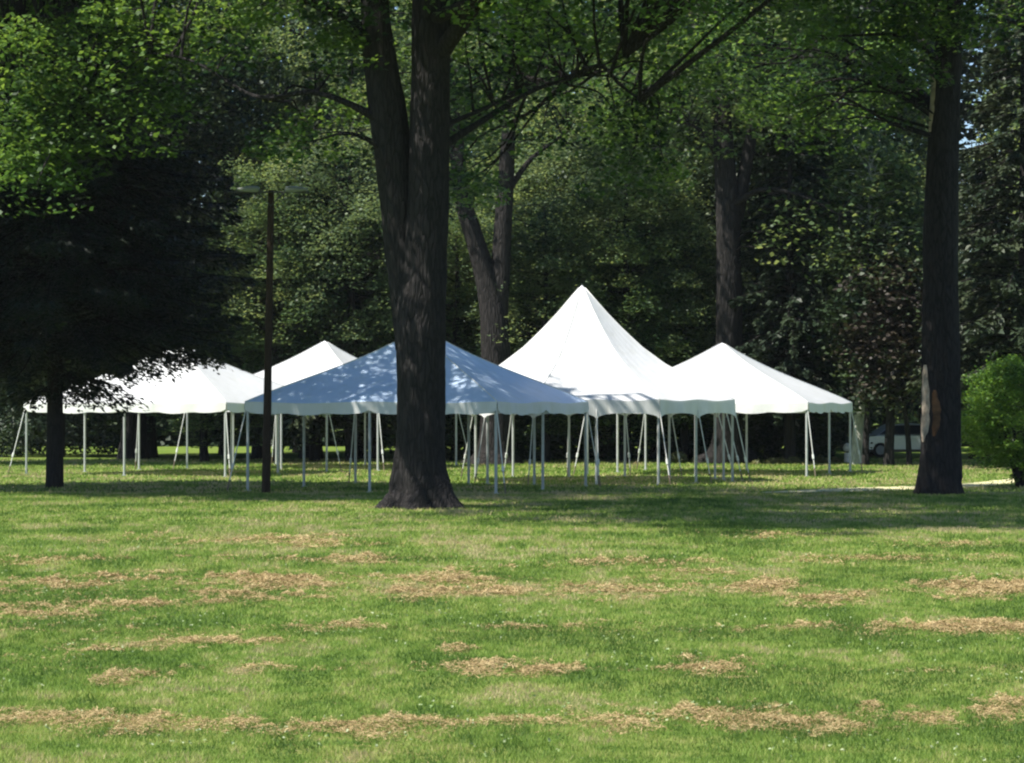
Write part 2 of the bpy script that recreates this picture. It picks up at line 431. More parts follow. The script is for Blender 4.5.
c = ramp(nt, a.outputs['Fac'], [(0, (0.17, 0.115, 0.05)), (0.5, (0.36, 0.26, 0.125)), (1, (0.52, 0.41, 0.22))])
finish(nt, c, 0.8, 0.15, transl=0.15)
tag(link('dried_clippings', V, np.arange(len(V)).reshape(-1, 3), M['straw'], tint=T), 'tan dried grass clippings lying in broken rows across the lawn', 'clippings', kind='stuff')

# clover heads and broad pale weed leaves
rng = np.random.default_rng(5)
xy = np.concatenate([scatter(17, 30, 8, rng=rng), scatter(30, 46, 3, rng=rng)])
nz = fbm(xy[:, 0]*.8, xy[:, 1]*.6, 60); xy = xy[nz > .5]
c0 = np.concatenate([xy, rng.uniform(.03, .06, (len(xy), 1))], 1)
c0 = np.repeat(c0, 3, 0) + rng.normal(0, .006, (len(xy)*3, 3))
v, f = leaf_mesh(c0, .022, flat=.8, aspect=.9, rng=rng)
m, nt, ns, ln = new_mat('clover_heads'); a = nt.nodes.new('ShaderNodeAttribute'); a.attribute_name = 'tint'
c = ramp(nt, a.outputs['Fac'], [(0, (0.20, 0.30, 0.10)), (1, (0.42, 0.46, 0.28))])
finish(nt, c, .7, .2, transl=.2)
tag(link('clover', v, f, m, tint=rng.uniform(0, 1, len(f))), 'small pale clover heads scattered through the near grass', 'clover', kind='stuff')

# ------------------------------------------------------------------ trees
def clusters_in(center, radii, n, rng, lo=0.35, zmin=None):
    out = []
    while len(out) < n:
        p = rng.normal(0, 1, 3); p /= np.linalg.norm(p)
        r = rng.uniform(lo, 1)**0.6*rng.uniform(.8, 1.08)
        q = center + p*r*radii
        if zmin is not None and q[2] < zmin: continue
        out.append(q)
    return np.array(out)

def leaf_cloud(cl, per, spread, size, rng, tbase=0.5, droop=0.25, tvar=.18, flat=.6, aspect=.75):
    C = []; T = []
    for c in cl:
        k = int(per*rng.uniform(.5, 1.5)); s = spread*rng.uniform(.6, 1.35)
        p = rng.normal(0, 1, (k, 3)); p /= np.maximum(1, np.linalg.norm(p, axis=1, keepdims=True)/1.6)
        p = p*s*np.array([1, 1, .5]); p[:, 2] -= droop*(p[:, 0]**2+p[:, 1]**2)/s
        C.append(c+p); T.append(np.full(k, tbase+rng.normal(0, tvar))+rng.normal(0, .12, k))
    C = np.concatenate(C); T = np.clip(np.concatenate(T), 0, 1)
    v, f = leaf_mesh(C, size, rng=rng, flat=flat, aspect=aspect)
    return v, f, T

def branch_to(mb, skel, q, rng, r0=.05):
    """thin curved branch from the nearest lower skeleton point to a cluster"""
    d = np.linalg.norm(skel - q, axis=1) + np.maximum(0, skel[:, 2]-q[2]+0.4)*0.8
    s = skel[int(np.argmin(d))]
    L = np.linalg.norm(q-s)
    if L < .4: return
    mid1 = s+(q-s)*.35+np.array([0, 0, L*.10])+rng.normal(0, L*.05, 3); mid2 = s+(q-s)*.72+np.array([0, 0, L*.08])+rng.normal(0, L*.05, 3)
    r = min(.09, r0*(.5+L*.16))
    p, rr = spline([s, mid1, mid2, q], [r, r*.7, r*.45, r*.15], 3)
    mb.tube(p, rr, 5, cap=False)

def trunk_flare(pts, rads, base_r, h=1.0):
    return pts, rads

def big_tree(name, label, cat, base, stems, limbs, cl, leafargs, leafmat, bark, rng, group=None, flare=1.0, seg=30, zskel=3.5, leafcl=None):
    root = thing(name, base, label, cat, group)
    mb = MB(); skel = []
    for j, (pts, rads) in enumerate(stems):
        p, r = spline(pts, rads, 12)
        
        if j == 0 and flare > 0:
            p2, r2 = [], []
            for q, e in zip(p, r):
                p2.append(q); r2.append(e)
            mb.tube(p2, r2, seg, rough=.07, flare=flare)
        else: mb.tube(p, r, seg, rough=.07)
        skel += [q for q in p if q[2] > zskel]
    for (pts, rads) in limbs:
        p, r = spline(pts, rads, 8); mb.tube(p, r, 10, rough=.06); skel += p
    skel = np.array(skel)
    for q in cl: branch_to(mb, skel, q, rng)
    mb.build('trunk', bark, root, smooth=True)
    v, f, T = leaf_cloud(cl, *leafargs[0:3], rng, **leafargs[3])
    link('crown', v, f, leafmat, root, tint=T)
    return root

# --- A: the big double-stemmed maple in front of the tents
rng = np.random.default_rng(101)
YA = 59.7; A = lambda x, y, dy=0.0: at(x, y, YA+dy)
baseA = G(424, 508)
st = [([baseA+np.array([0, 0, -.1]), A(423, 492), A(421, 470), A(420.5, 400), A(421, 330), A(425, 270), A(428, 190), A(430, 90), A(431, 0), A(434, -160), A(425, -330), A(440, -480)],
       [.56, .55, .54, .525, .55, .49, .45, .43, .41, .33, .22, .06]),
      ([A(410, 350, .15), A(408, 300, .2), A(402, 240, .3), A(395, 170, .3), A(386, 100, .2), A(377, 30, .1), A(368, -60, 0), A(340, -220, -.5), A(300, -400, -1)],
       [.30, .38, .41, .42, .41, .33, .28, .2, .06])]
lb = [([A(384, 60, .1), A(352, 22), A(318, 4), A(270, -18, -.6), A(180, -60, -1.5), A(60, -110, -3)], [.2, .15, .13, .11, .08, .04]),
      ([A(388, 125, .1), A(350, 104), A(310, 92, .4), A(255, 96, 1), A(190, 60, 2), A(120, 50, 3)], [.13, .075, .06, .045, .03, .02]),
      ([A(436, 150), A(480, 122, .5), A(530, 92, 1), A(575, 76, 1.6), A(625, 56, 2)], [.11, .07, .05, .035, .012]),
      ([A(568, 78, 1.6), A(600, 66, 1.4), A(620, 84, 1.2), A(640, 100, 1)], [.07, .05, .04, .02]),
      ([A(434, 130, .2), A(480, 110, 3), A(540, 85, 6), A(600, 75, 8), A(650, 90, 9)], [.07, .05, .035, .025, .012]),
      ([A(436, 60), A(480, 0, -1.5), A(540, -60, -3), A(640, -120, -5), A(740, -150, -7)], [.22, .16, .13, .1, .04]),
      ([A(432, -60), A(500, -160, 2), A(600, -240, 4), A(740, -300, 6)], [.22, .16, .11, .04]),
      ([A(428, -20), A(400, -80, -3), A(360, -130, -6), A(330, -160, -9)], [.2, .15, .1, .04]),
      ([A(430, -40), A(450, -120, 3), A(440, -180, 6), A(470, -200, 9)], [.2, .15, .1, .04]),
      ([A(360, -100), A(260, -200, 1), A(160, -260, 2), A(60, -300, 3)], [.18, .13, .09, .03]),
      ([A(430, 20), A(520, -20, -4), A(600, -60, -7), A(680, -60, -9)], [.16, .11, .08, .03])]
cl = clusters_in(np.array([0.8, 55.2, 16.2]), np.array([12.5, 13.0, 6.2]), 660, rng)
# low hanging sprays that reach into the picture: (px, py, dY, n)
ex = []
for (x, y, dy, n, sx, sy) in [(620, 70, 8.8, 10, 32, 32), (635, 120, 9, 6, 15, 18), (648, 160, 9.3, 6, 20, 12), (600, 25, 7, 9, 45, 18), (500, 30, 3, 10, 45, 22), (468, 170, 10, 5, 10, 20), (462, 120, 9, 4, 10, 20), (330, 125, 2, 5, 30, 20), (690, 60, 8, 6, 25, 25), (540, 45, 8, 7, 35, 22), (300, 30, 1, 6, 60, 25)]:
    for k in range(n): ex.append(A(x+rng.normal(0, sx), y+rng.normal(0, sy), dy+rng.normal(0, 1.2)))
cl = np.concatenate([cl, np.array(ex)])
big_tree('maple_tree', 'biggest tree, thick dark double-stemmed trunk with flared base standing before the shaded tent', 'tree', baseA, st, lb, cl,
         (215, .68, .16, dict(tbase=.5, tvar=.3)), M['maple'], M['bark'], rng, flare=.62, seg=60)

# --- B: the right-hand tree with peeled bark
rng = np.random.default_rng(202)
YB = 69.0; B = lambda x, y, dy=0.0: at(x, y, YB+dy)
baseB = G(939, 494)
st = [([baseB+np.array([0, 0, -.1]), B(939, 482), B(940, 465), B(941, 400), B(941, 300), B(942, 200), B(945, 110), B(949, 30), B(952, -60), B(950, -200), B(960, -360)],
       [.53, .52, .51, .50, .45, .42, .38, .33, .28, .2, .05])]
lb = [([B(945, 120), B(915, 88, 1.5), B(870, 66, 3), B(820, 56, 4.5), B(770, 60, 5.5)], [.15, .11, .08, .05, .02]),
      ([B(946, 90), B(930, 50, 2), B(900, 20, 4), B(860, 5, 6)], [.13, .1, .06, .02]),
      ([B(948, 60), B(970, 22, .4), B(1000, 18, 1), B(1050, 30, 2), B(1110, 10, 3)], [.12, .07, .06, .05, .03]),
      ([B(946, 40), B(900, -20, -.5), B(840, -60, -1), B(760, -90, -1.5)], [.16, .12, .08, .03]),
      ([B(950, -40), B(1010, -100, 1), B(1090, -160, 2)], [.16, .12, .04]),
      ([B(950, -20), B(930, -90, 3), B(900, -130, 6)], [.15, .1, .03]), ([B(950, -60), B(960, -110, -3), B(990, -150, -5)], [.15, .1, .03])]
cl = clusters_in(np.array([9.5, 66.0, 15.6]), np.array([6.5, 4.8, 5.0]), 170, rng)
ex = []
for (x, y, dy, n, sx, sy) in [(790, 40, 2, 12, 45, 30), (870, 50, 1, 8, 30, 30), (900, 20, 0, 5, 25, 20), (755, 95, 3, 7, 28, 25), (1000, 30, -2, 3, 25, 20), (895, 95, .5, 3, 20, 15), (830, 110, 1.5, 4, 22, 16), (730, 40, 3.5, 8, 28, 25)]:
    for k in range(n): ex.append(B(x+rng.normal(0, sx), y+rng.normal(0, sy), dy+rng.normal(0, 1.2)))
cl = np.concatenate([cl, np.array(ex)])
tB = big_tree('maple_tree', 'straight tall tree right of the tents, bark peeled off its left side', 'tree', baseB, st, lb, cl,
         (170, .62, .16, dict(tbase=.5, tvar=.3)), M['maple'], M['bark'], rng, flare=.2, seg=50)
def scar(name, mat, pts, rads, a0, a1, off):
    """a strip of bare wood lying just proud of the bark between two bearings"""
    p, r = spline(pts, rads, 10); vv = []; ff = []; K = 7; n = len(p)
    for i, q in enumerate(p):
        t = i/(n-1); wdt = math.sin(math.pi*min(1, max(0, t*.96+.02)))**.6*(1+.10*math.sin(i*1.9)+.12*math.sin(i*.83+a0))
        for k in range(K):
            am = (a0+a1)/2 + .05*math.sin(i*.37+a1); a = am+(a1-a0)*wdt*(k/(K-1)-.5)
            rr = r[i]*1.0+off-.05*(1 if k in (0, K-1) else 0)
            vv.append((q[0]+rr*math.cos(a), q[1]+rr*math.sin(a), q[2]))
        if i: ff += [((i-1)*K+k, (i-1)*K+k+1, i*K+k+1, i*K+k) for k in range(K-1)]
    o = link(name, vv, ff, mat, tB, smooth=True); return o
o = scar('bare_wood', M['bare_wood'], [B(940.5, 442), B(941, 410), B(941, 365)], [.515, .502, .475], R(188), R(232), .045); o['label'] = 'pale strip of bare wood low on the left side'
o = scar('bare_wood', M['brown_wood'], [B(941, 436), B(941, 412), B(941, 390)], [.51, .502, .49], R(232), R(258), .043); o['label'] = 'brown strip of bare wood beside the pale one'
o = scar('bare_wood', M['bare_wood'], [B(945, 132), B(946, 100), B(948, 62)], [.39, .375, .345], R(182), R(215), .04); o['label'] = 'pale strip of bare wood high on the trunk'

# --- L: maple left of the frame, leaves hang into the top left corner, shades the near left tent
rng = np.random.default_rng(303)
baseL = np.array([-19.5, 68.5, 0.0]); LL = lambda x, z, dy=0.0: np.array([x, 68.5+dy, z])
st = [([LL(-19.5, -.1), LL(-19.5, 1), LL(-19.4, 4), LL(-19.2, 8), LL(-18.8, 13), LL(-18.5, 20)], [.75, .6, .52, .45, .35, .08])]
lb = [([LL(-19.2, 8), LL(-16, 10.5, -1), LL(-12.5, 11.5, -2), LL(-9, 12.5, -2.5), LL(-6, 13, -3)], [.22, .17, .12, .08, .03]),
      ([LL(-19.3, 6.5), LL(-16, 8.2, -2), LL(-13, 9, -3.5), LL(-10.6, 8.8, -4)], [.17, .12, .08, .03]),
      ([LL(-19, 10), LL(-15, 14, 2), LL(-10, 16.5, 4), LL(-5, 17, 5)], [.22, .16, .1, .03]),
      ([LL(-19, 9), LL(-22, 12, 3), LL(-26, 14, 4)], [.2, .14, .03]), ([LL(-19, 10), LL(-19, 14, -4), LL(-20, 16, -7)], [.2, .12, .03])]
cl = clusters_in(np.array([-13.8, 67.8, 16.8]), np.array([11.0, 6.4, 5.6]), 520, rng)
ex = []
for (x, y, n, sx, sy) in [(60, 60, 16, 25, 28), (30, 120, 14, 28, 25), (40, 160, 7, 18, 14), (90, 25, 8, 20, 20), (150, 40, 9, 18, 25), (150, 95, 6, 10, 12), (200, 30, 8, 25, 20)]:
    for k in range(n): ex.append(at(x+rng.normal(0, sx), y+rng.normal(0, sy), 63.5+rng.normal(0, 1.0)))
cl = np.concatenate([cl, np.array(ex)])
big_tree('maple_tree', 'maple at the left edge, only its bright leaves hanging into the top left corner', 'tree', baseL, st, lb, cl,
         (185, .64, .16, dict(tbase=.6, tvar=.3)), M['maple'], M['bark'], rng, flare=.6)

# --- conifers
def conifer(name, label, cat, base, h, rad, zlow, rng, mat, bark, tr=.2, per=26, size=.22, levels=46, group=None, lean=0.0, tb=.4, flatbot=False, sy=1.0, tilt=0.0, extra=()):
    root = thing(name, base, label, cat, group); mb = MB()
    mb.tube(*spline([base+np.array([0, 0, -.05]), base+np.array([lean*.1, 0, .6]), base+np.array([lean*.4, 0, h*.4]), base+np.array([lean, 0, h])], [tr*1.25, tr, tr*.75, .03], 6), 14, rough=.06)
    C = []; D = []; T = []
    for i in range(levels):
        t = i/(levels-1); z = zlow+(h-zlow)*t**1.05; L0 = rad*(1-t)**.75+.25
        if flatbot and t < .12: L0 *= .75+2*t
        nb = int(5+5*(1-t))
        for b in range(nb):
            a = rng.uniform(0, 2*np.pi); L = L0*rng.uniform(.65, 1.12); d = np.array([math.cos(a), math.sin(a)*sy, 0])
            s = base+np.array([lean*t, 0, z]); tz = tilt*L*d[0]*(1-t); dr = rng.uniform(.10, .28)
            q = [s, s+d*L*.4+np.array([0, 0, .03*L+tz*.4]), s+d*L*.75+np.array([0, 0, -dr*L*.5+tz*.75]), s+d*L+np.array([0, 0, -dr*L+.04*L+tz])]
            p, r = spline(q, [.045*(1-t*.6), .03, .02, .008], 3); mb.tube(p, r, 4, cap=False)
            tt = tb+rng.normal(0, .15); perp = np.array([-d[1], d[0], 0])
            k = int(per*L*rng.uniform(.7, 1.2))+6
            u = rng.uniform(.18, 1, k)**.8; idx = np.minimum((u*(len(p)-1)).astype(int), len(p)-2); fr = (u*(len(p)-1)-idx)[:, None]
            P = np.array(p); pos = P[idx]*(1-fr)+P[idx+1]*fr
            sw = rng.normal(0, .22, k)*L*.45*(1.15-u); pos = pos+perp*sw[:, None]; pos[:, 2] -= np.abs(rng.normal(0, .16, k))+np.abs(sw)*.2
            C.append(pos); T.append(np.full(k, tt)+rng.normal(0, .1, k))
            D.append(np.tile(d, (k, 1))+perp*np.sign(sw)[:, None]*.8+np.array([0, 0, -.35]))
    for (tgt, zs) in extra:
        for rep_ in range(2):
            s = base+np.array([0, 0, zs]); e = np.array(tgt)+rng.normal(0, .12, 3); L = np.linalg.norm(e-s); d = (e-s)/L; d[2] = 0; d /= np.linalg.norm(d)
            p, r = spline([s, s+(e-s)*.4+np.array([0, 0, .15*L]), s+(e-s)*.75+np.array([0, 0, .12*L]), e], [.035, .025, .015, .006], 4); mb.tube(p, r, 4, cap=False)
            P = np.array(p); k = int(55*L**.5); u = rng.uniform(.35, 1, k); idx = np.minimum((u*(len(p)-1)).astype(int), len(p)-2); fr = (u*(len(p)-1)-idx)[:, None]
            pos = P[idx]*(1-fr)+P[idx+1]*fr; perp = np.array([-d[1], d[0], 0]); sw = rng.normal(0, .3, k)
            pos = pos+perp*sw[:, None]+d*rng.normal(0, .12, k)[:, None]; pos[:, 2] -= np.abs(rng.normal(0, .14, k))
            C.append(pos); T.append(np.full(k, tb)+rng.normal(0, .12, k)); D.append(np.tile(d, (k, 1))+perp*np.sign(sw)[:, None]*.7+np.array([0, 0, -.5]))
    C = np.concatenate(C); D = np.concatenate(D); T = np.clip(np.concatenate(T), 0, 1)
    mb.build('trunk', bark, root, smooth=True)
    v, f = leaf_mesh(C, size, rng=rng, dirs=D, aspect=.42, flat=.5)
    link('crown', v, f, mat, root, tint=T)
    return root

rng = np.random.default_rng(404)
bE = G(55, 488)
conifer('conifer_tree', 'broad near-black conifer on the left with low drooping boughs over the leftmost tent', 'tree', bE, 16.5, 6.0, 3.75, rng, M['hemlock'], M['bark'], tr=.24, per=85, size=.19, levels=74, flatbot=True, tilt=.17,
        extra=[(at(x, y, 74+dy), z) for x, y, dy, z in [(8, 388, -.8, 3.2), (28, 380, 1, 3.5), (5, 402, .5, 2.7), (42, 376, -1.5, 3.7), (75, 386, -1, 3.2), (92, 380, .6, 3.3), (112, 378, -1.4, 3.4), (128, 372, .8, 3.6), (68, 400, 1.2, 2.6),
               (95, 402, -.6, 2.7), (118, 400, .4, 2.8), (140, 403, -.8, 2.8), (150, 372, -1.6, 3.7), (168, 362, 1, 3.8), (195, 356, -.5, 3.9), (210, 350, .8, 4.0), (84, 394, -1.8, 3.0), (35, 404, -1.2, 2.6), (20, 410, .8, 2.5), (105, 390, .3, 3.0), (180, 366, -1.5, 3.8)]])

# --- wood edge trees, each on its own spot
PROTO = {}
def proto(kind, seed):
    rng = np.random.default_rng(seed)
    if kind == 'leafy':      # unit tree: height 20, radius 5
        mb = MB(); st_, r_ = spline([(0, 0, -.1), (.1, 0, 2), (-.1, .1, 7), (.2, 0, 13), (0, 0, 19)], [.36, .27, .22, .15, .04], 6); mb.tube(st_, r_, 12, rough=.06)
        skel = np.array([p for p in st_ if p[2] > 2.0])
        cl = clusters_in(np.array([0, 0, 11.0]), np.array([4.6, 4.6, 9.4]), 210, rng, lo=.45, zmin=1.6)
        for q in cl[::2]: branch_to(mb, skel, q, rng)
        v, f, T = leaf_cloud(cl, 200, .8, .20, rng, tbase=.5, tvar=.28, droop=.4)
        return mb, v, f, T
def wood_tree(px, Y, h, w, leaf, label, seed, kind='leafy', name='broadleaf_tree'):
    rng = np.random.default_rng(seed)
    base = np.array([(px-CX)/F*Y, Y, 0.0])
    key = seed % 4
    root = thing(name, base, label, 'tree', 'trees along the edge of the wood')
    if key not in PROTO:
        mb, v, f, T = proto('leafy', 900+key)
        PROTO[key] = (mb, v, f, T, {})
    mb, v, f, T, cache = PROTO[key]
    if 'trunk' not in cache:
        o = link('trunk', mb.v, mb.f, M['bark_far'], smooth=True); cache['trunk'] = o.data
    else:
        o = bpy.data.objects.new('trunk', cache['trunk']); COL.objects.link(o)
    o.parent = root
    if leaf not in cache:
        c = link('crown', v, f, M[leaf], tint=T); cache[leaf] = c.data
    else:
        c = bpy.data.objects.new('crown', cache[leaf]); COL.objects.link(c)
    c.parent = root
    root.scale = (w/5, w/5, h/20); root.rotation_euler = (0, 0, rng.uniform(0, 6.28))
    return root

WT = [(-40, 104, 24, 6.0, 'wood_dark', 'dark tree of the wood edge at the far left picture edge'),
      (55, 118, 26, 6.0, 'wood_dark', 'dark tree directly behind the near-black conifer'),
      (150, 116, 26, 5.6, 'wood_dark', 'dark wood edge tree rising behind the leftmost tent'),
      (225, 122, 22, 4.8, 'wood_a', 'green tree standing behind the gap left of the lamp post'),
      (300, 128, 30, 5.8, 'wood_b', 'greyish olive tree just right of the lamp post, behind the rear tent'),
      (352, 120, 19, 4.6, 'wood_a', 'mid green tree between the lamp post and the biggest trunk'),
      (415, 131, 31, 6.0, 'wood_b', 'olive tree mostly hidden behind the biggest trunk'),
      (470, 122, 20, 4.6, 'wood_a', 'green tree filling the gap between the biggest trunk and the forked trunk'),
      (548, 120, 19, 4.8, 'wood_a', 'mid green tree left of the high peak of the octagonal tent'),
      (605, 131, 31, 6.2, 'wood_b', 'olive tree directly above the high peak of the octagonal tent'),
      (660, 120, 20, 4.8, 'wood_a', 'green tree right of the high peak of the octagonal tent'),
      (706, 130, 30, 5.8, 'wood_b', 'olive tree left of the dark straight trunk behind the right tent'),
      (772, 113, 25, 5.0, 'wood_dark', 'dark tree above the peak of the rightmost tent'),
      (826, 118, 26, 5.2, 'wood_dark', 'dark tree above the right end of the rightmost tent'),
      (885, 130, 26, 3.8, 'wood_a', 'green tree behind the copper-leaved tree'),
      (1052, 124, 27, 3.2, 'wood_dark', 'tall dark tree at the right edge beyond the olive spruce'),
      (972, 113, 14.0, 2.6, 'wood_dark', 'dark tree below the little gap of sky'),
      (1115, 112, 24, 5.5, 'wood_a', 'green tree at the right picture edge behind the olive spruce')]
WT += [(318, 113, 14, 3.8, 'wood_b', 'medium olive tree with its top right of the lamp heads'),
       (585, 113, 14.5, 3.9, 'wood_b', 'medium olive tree directly behind the high peak of the octagonal tent'),
       (505, 114, 14, 3.8, 'wood_a', 'medium green tree directly behind the forked trunk'),
       (655, 113.5, 15, 3.8, 'wood_a', 'medium green tree behind the right slope of the octagonal tent'),
       (278, 107, 12.5, 3.4, 'wood_a', 'shorter green tree just right of the lamp post, over the rear tent'),
       (352, 106.5, 14, 3.6, 'wood_b', 'shorter olive tree close left of the biggest trunk'),
       (455, 109, 11, 3.2, 'wood_a', 'shorter green tree between the biggest trunk and the forked trunk'),
       (545, 106, 10.5, 3.2, 'wood_b', 'shorter olive tree left of the octagonal tent peak'),
       (625, 107, 13.5, 3.6, 'wood_a', 'shorter green tree right above the octagonal tent peak'),
       (684, 107, 10.5, 3.0, 'wood_b', 'shorter olive tree left of the rightmost tent peak'),
       (205, 107, 9, 3.0, 'wood_a', 'shorter green tree behind the leftmost tent beside the lamp post'),
       (985, 114, 9, 2.6, 'wood_a', 'shorter green tree behind the peeled trunk'),
       (812, 107, 9, 2.3, 'wood_dark', 'short dark tree over the right part of the rightmost tent')]
for i, (px, Y, h, w, leaf, lab) in enumerate(WT):
    wood_tree(px, Y, h, w, leaf, lab, 50+i)

rng = np.random.default_rng(606)
conifer('spruce_tree', 'olive green spruce behind the round bush at the right edge', 'tree', np.array([(1024-CX)/F*97, 97, 0.]), 20, 3.9, 2.9, rng, M['spruce'], M['bark_far'], tr=.25, per=40, size=.3, levels=54, group='trees along the edge of the wood', tb=.65)
conifer('spruce_tree', 'dark spruce in the shadow above the right half of the rightmost tent', 'tree', np.array([(790-CX)/F*104, 104, 0.]), 15, 2.9, 2.2, rng, M['spruce'], M['bark_far'], tr=.22, per=34, size=.3, levels=44, group='trees along the edge of the wood', tb=.4)
conifer('spruce_tree', 'grey green spruce behind the left slope of the shaded tent', 'tree', np.array([(315-CX)/F*108, 108, 0.]), 16, 3.6, 1.6, rng, M['spruce'], M['bark_far'], tr=.22, per=34, size=.3, levels=44, group='trees along the edge of the wood', tb=.8)

# --- C: forked trunk behind the shaded tent; D: dark straight trunk
rng = np.random.default_rng(707)
YC = 103.5; C_ = lambda x, y, dy=0.0: at(x, y, YC+dy)
bC = G(494, 464)
st = [([bC+np.array([0, 0, -.1]), C_(495, 450), C_(496, 400), C_(495, 330), C_(488, 285), C_(475, 240), C_(462, 195), C_(455, 130), C_(445, 40), C_(440, -80)], [.72, .62, .58, .56, .44, .36, .32, .27, .2, .05]),
      ([C_(497, 350), C_(500, 290), C_(503, 230), C_(506, 170), C_(510, 80), C_(505, -60)], [.36, .38, .35, .3, .22, .05])]
lb = [([C_(503, 200), C_(530, 160, 1), C_(570, 130, 2)], [.14, .1, .04]), ([C_(460, 190), C_(430, 150, -1), C_(400, 130, -2)], [.12, .09, .04])]
cl = clusters_in(np.array([-.9, 103.5, 17.0]), np.array([5.0, 4.5, 5.5]), 90, rng)
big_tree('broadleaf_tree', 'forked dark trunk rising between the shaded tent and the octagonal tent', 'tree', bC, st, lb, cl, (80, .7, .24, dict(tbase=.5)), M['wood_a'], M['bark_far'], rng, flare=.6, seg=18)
YD = 104.0; D_ = lambda x, y, dy=0.0: at(x, y, YD+dy)
bD = G(727, 463.5)
st = [([bD+np.array([0, 0, -.1]), D_(728, 450), D_(729, 400), D_(729, 300), D_(727, 200), D_(722, 110), D_(716, 0), D_(716, -80)], [.68, .58, .54, .50, .44, .36, .22, .05]),
      ([D_(730, 250), D_(742, 190), D_(752, 130), D_(765, 60), D_(770, -40)], [.25, .26, .22, .18, .05])]
lb = [([D_(727, 210), D_(760, 190, -1), D_(800, 195, -2), D_(840, 215, -2.5)], [.13, .1, .06, .03]), ([D_(724, 170), D_(700, 130, -1), D_(670, 120, -2)], [.12, .08, .03])]
cl = np.concatenate([clusters_in(np.array([8.3, 104, 17.0]), np.array([5.2, 5.0, 5.5]), 130, rng),
                     np.array([D_(rng.uniform(760, 880), rng.normal(225, 22), -2+rng.normal(0, .5)) for k in range(12)])])
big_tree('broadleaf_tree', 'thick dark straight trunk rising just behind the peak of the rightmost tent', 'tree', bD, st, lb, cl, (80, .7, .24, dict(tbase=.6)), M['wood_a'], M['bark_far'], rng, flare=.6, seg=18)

# --- small trees standing in the clearing behind the tents
for px, py, r, hh, lab in [(257, 459, .22, 9, 'slim dark trunk in the clearing just left of the lamp post'), (307, 458.5, .32, 11, 'dark trunk in the clearing seen just right of the lamp post'),
                       (355, 459, .34, 11, 'dark trunk in the clearing seen under the middle of the shaded tent'), (378, 459, .25, 10, 'slim dark trunk in the clearing close left of the biggest trunk'),
                       (133, 459, .55, 11, 'thick dark trunk seen under the leftmost tent')]:
    b = G(px, py); rng = np.random.default_rng(int(px))
    P = lambda z, dx=0.: b+np.array([dx, 0, z])
    cl = clusters_in(b+np.array([0, 0, 6.8]), np.array([3.2, 3.2, 4.6]), 90, rng, zmin=2.1)
    big_tree('young_tree', lab, 'tree', b, [([P(-.1), P(.6), P(2.5, .05), P(5, -.05), P(hh-1, .1)], [r*1.2, r, r*.85, r*.6, .04])], [], cl, (80, .7, .24, dict(tbase=.45)), M['wood_dark'], M['bark_far'], rng,
             group='trees in the clearing behind the tents', flare=.15, seg=12, zskel=1.8)

# --- copper tree
rng = np.random.default_rng(808)
b = G(889, 465.5)
P = lambda z, dx=0., dy=0.: b+np.array([dx, dy, z])
cl = clusters_in(b+np.array([0, 0, 5.2]), np.array([1.75, 1.75, 3.5]), 150, rng, lo=.2, zmin=2.35)
big_tree('copper_tree', 'small copper and green leaved tree left of the peeled trunk, two dark stems', 'tree', b, [([P(-.1), P(.5), P(2.2, .05), P(5), P(7.5)], [.22, .19, .16, .1, .03]), ([P(-.05, .75), P(1.2, .7), P(3, .5), P(5, .3)], [.12, .10, .08, .03])], [], cl,
         (60, .5, .2, dict(tbase=.45, tvar=.28)), M['copper'], M['bark_far'], rng, flare=.1, seg=12, zskel=1.8)
b = G(866, 465); P = lambda z, dx=0.: b+np.array([dx, 0, z])
cl = clusters_in(b+np.array([.3, 0, 6.0]), np.array([2.0, 2.0, 4.0]), 90, rng, zmin=2.4)
big_tree('young_tree', 'slim black trunk between the pale trunk and the parked car', 'tree', b, [([P(-.1), P(1), P(3, .1), P(8, .2)], [.15, .12, .1, .03])], [], cl, (70, .6, .22, dict(tbase=.4)), M['wood_dark'], M['bark_far'], rng, flare=.1, seg=10, zskel=1.8)
# pale trunk
b = G(858, 464.5); P = lambda z, dx=0.: b+np.array([dx, 0, z])
cl = clusters_in(b+np.array([.5, .8, 8.6]), np.array([2.3, 2.1, 5.0]), 190, rng, lo=.1, zmin=3.4)
big_tree('pale_barked_tree', 'pale grey green trunk standing just right of the rightmost tent', 'tree', b, [([P(-.1), P(.5), P(1.5, .05), P(3, .15), P(6, .3), P(11, .5)], [.30, .26, .25, .23, .17, .03])], [], cl, (70, .6, .22, dict(tbase=.45)), M['wood_a'], M['bark_pale'], rng, flare=.1, seg=14, zskel=3)

# --- round bush at the right
rng = np.random.default_rng(909)
b = G(1022, 487.5)
root = thing('bush', b, 'round bright green bush at the right edge beside the path', 'bush')
mb = MB()
for k in range(9):
    a = rng.uniform(0, 6.28); e = b+np.array([math.cos(a)*1.0, math.sin(a)*1.0, 2.0])
    p, r = spline([b+np.array([math.cos(a)*.12, math.sin(a)*.12, -.02]), b+np.array([math.cos(a)*.4, math.sin(a)*.4, .9]), e], [.06, .045, .02], 5); mb.tube(p, r, 6)
mb.build('stem', M['bark_far'], root, smooth=True)
cl = clusters_in(b+np.array([0, 0, 1.95]), np.array([1.78, 1.7, 1.72]), 380, rng, lo=.5, zmin=.22)
v, f, T = leaf_cloud(cl, 90, .24, .085, rng, tbase=.6, tvar=.25, droop=.1)
link('foliage', v, f, M['bush'], root, tint=T)

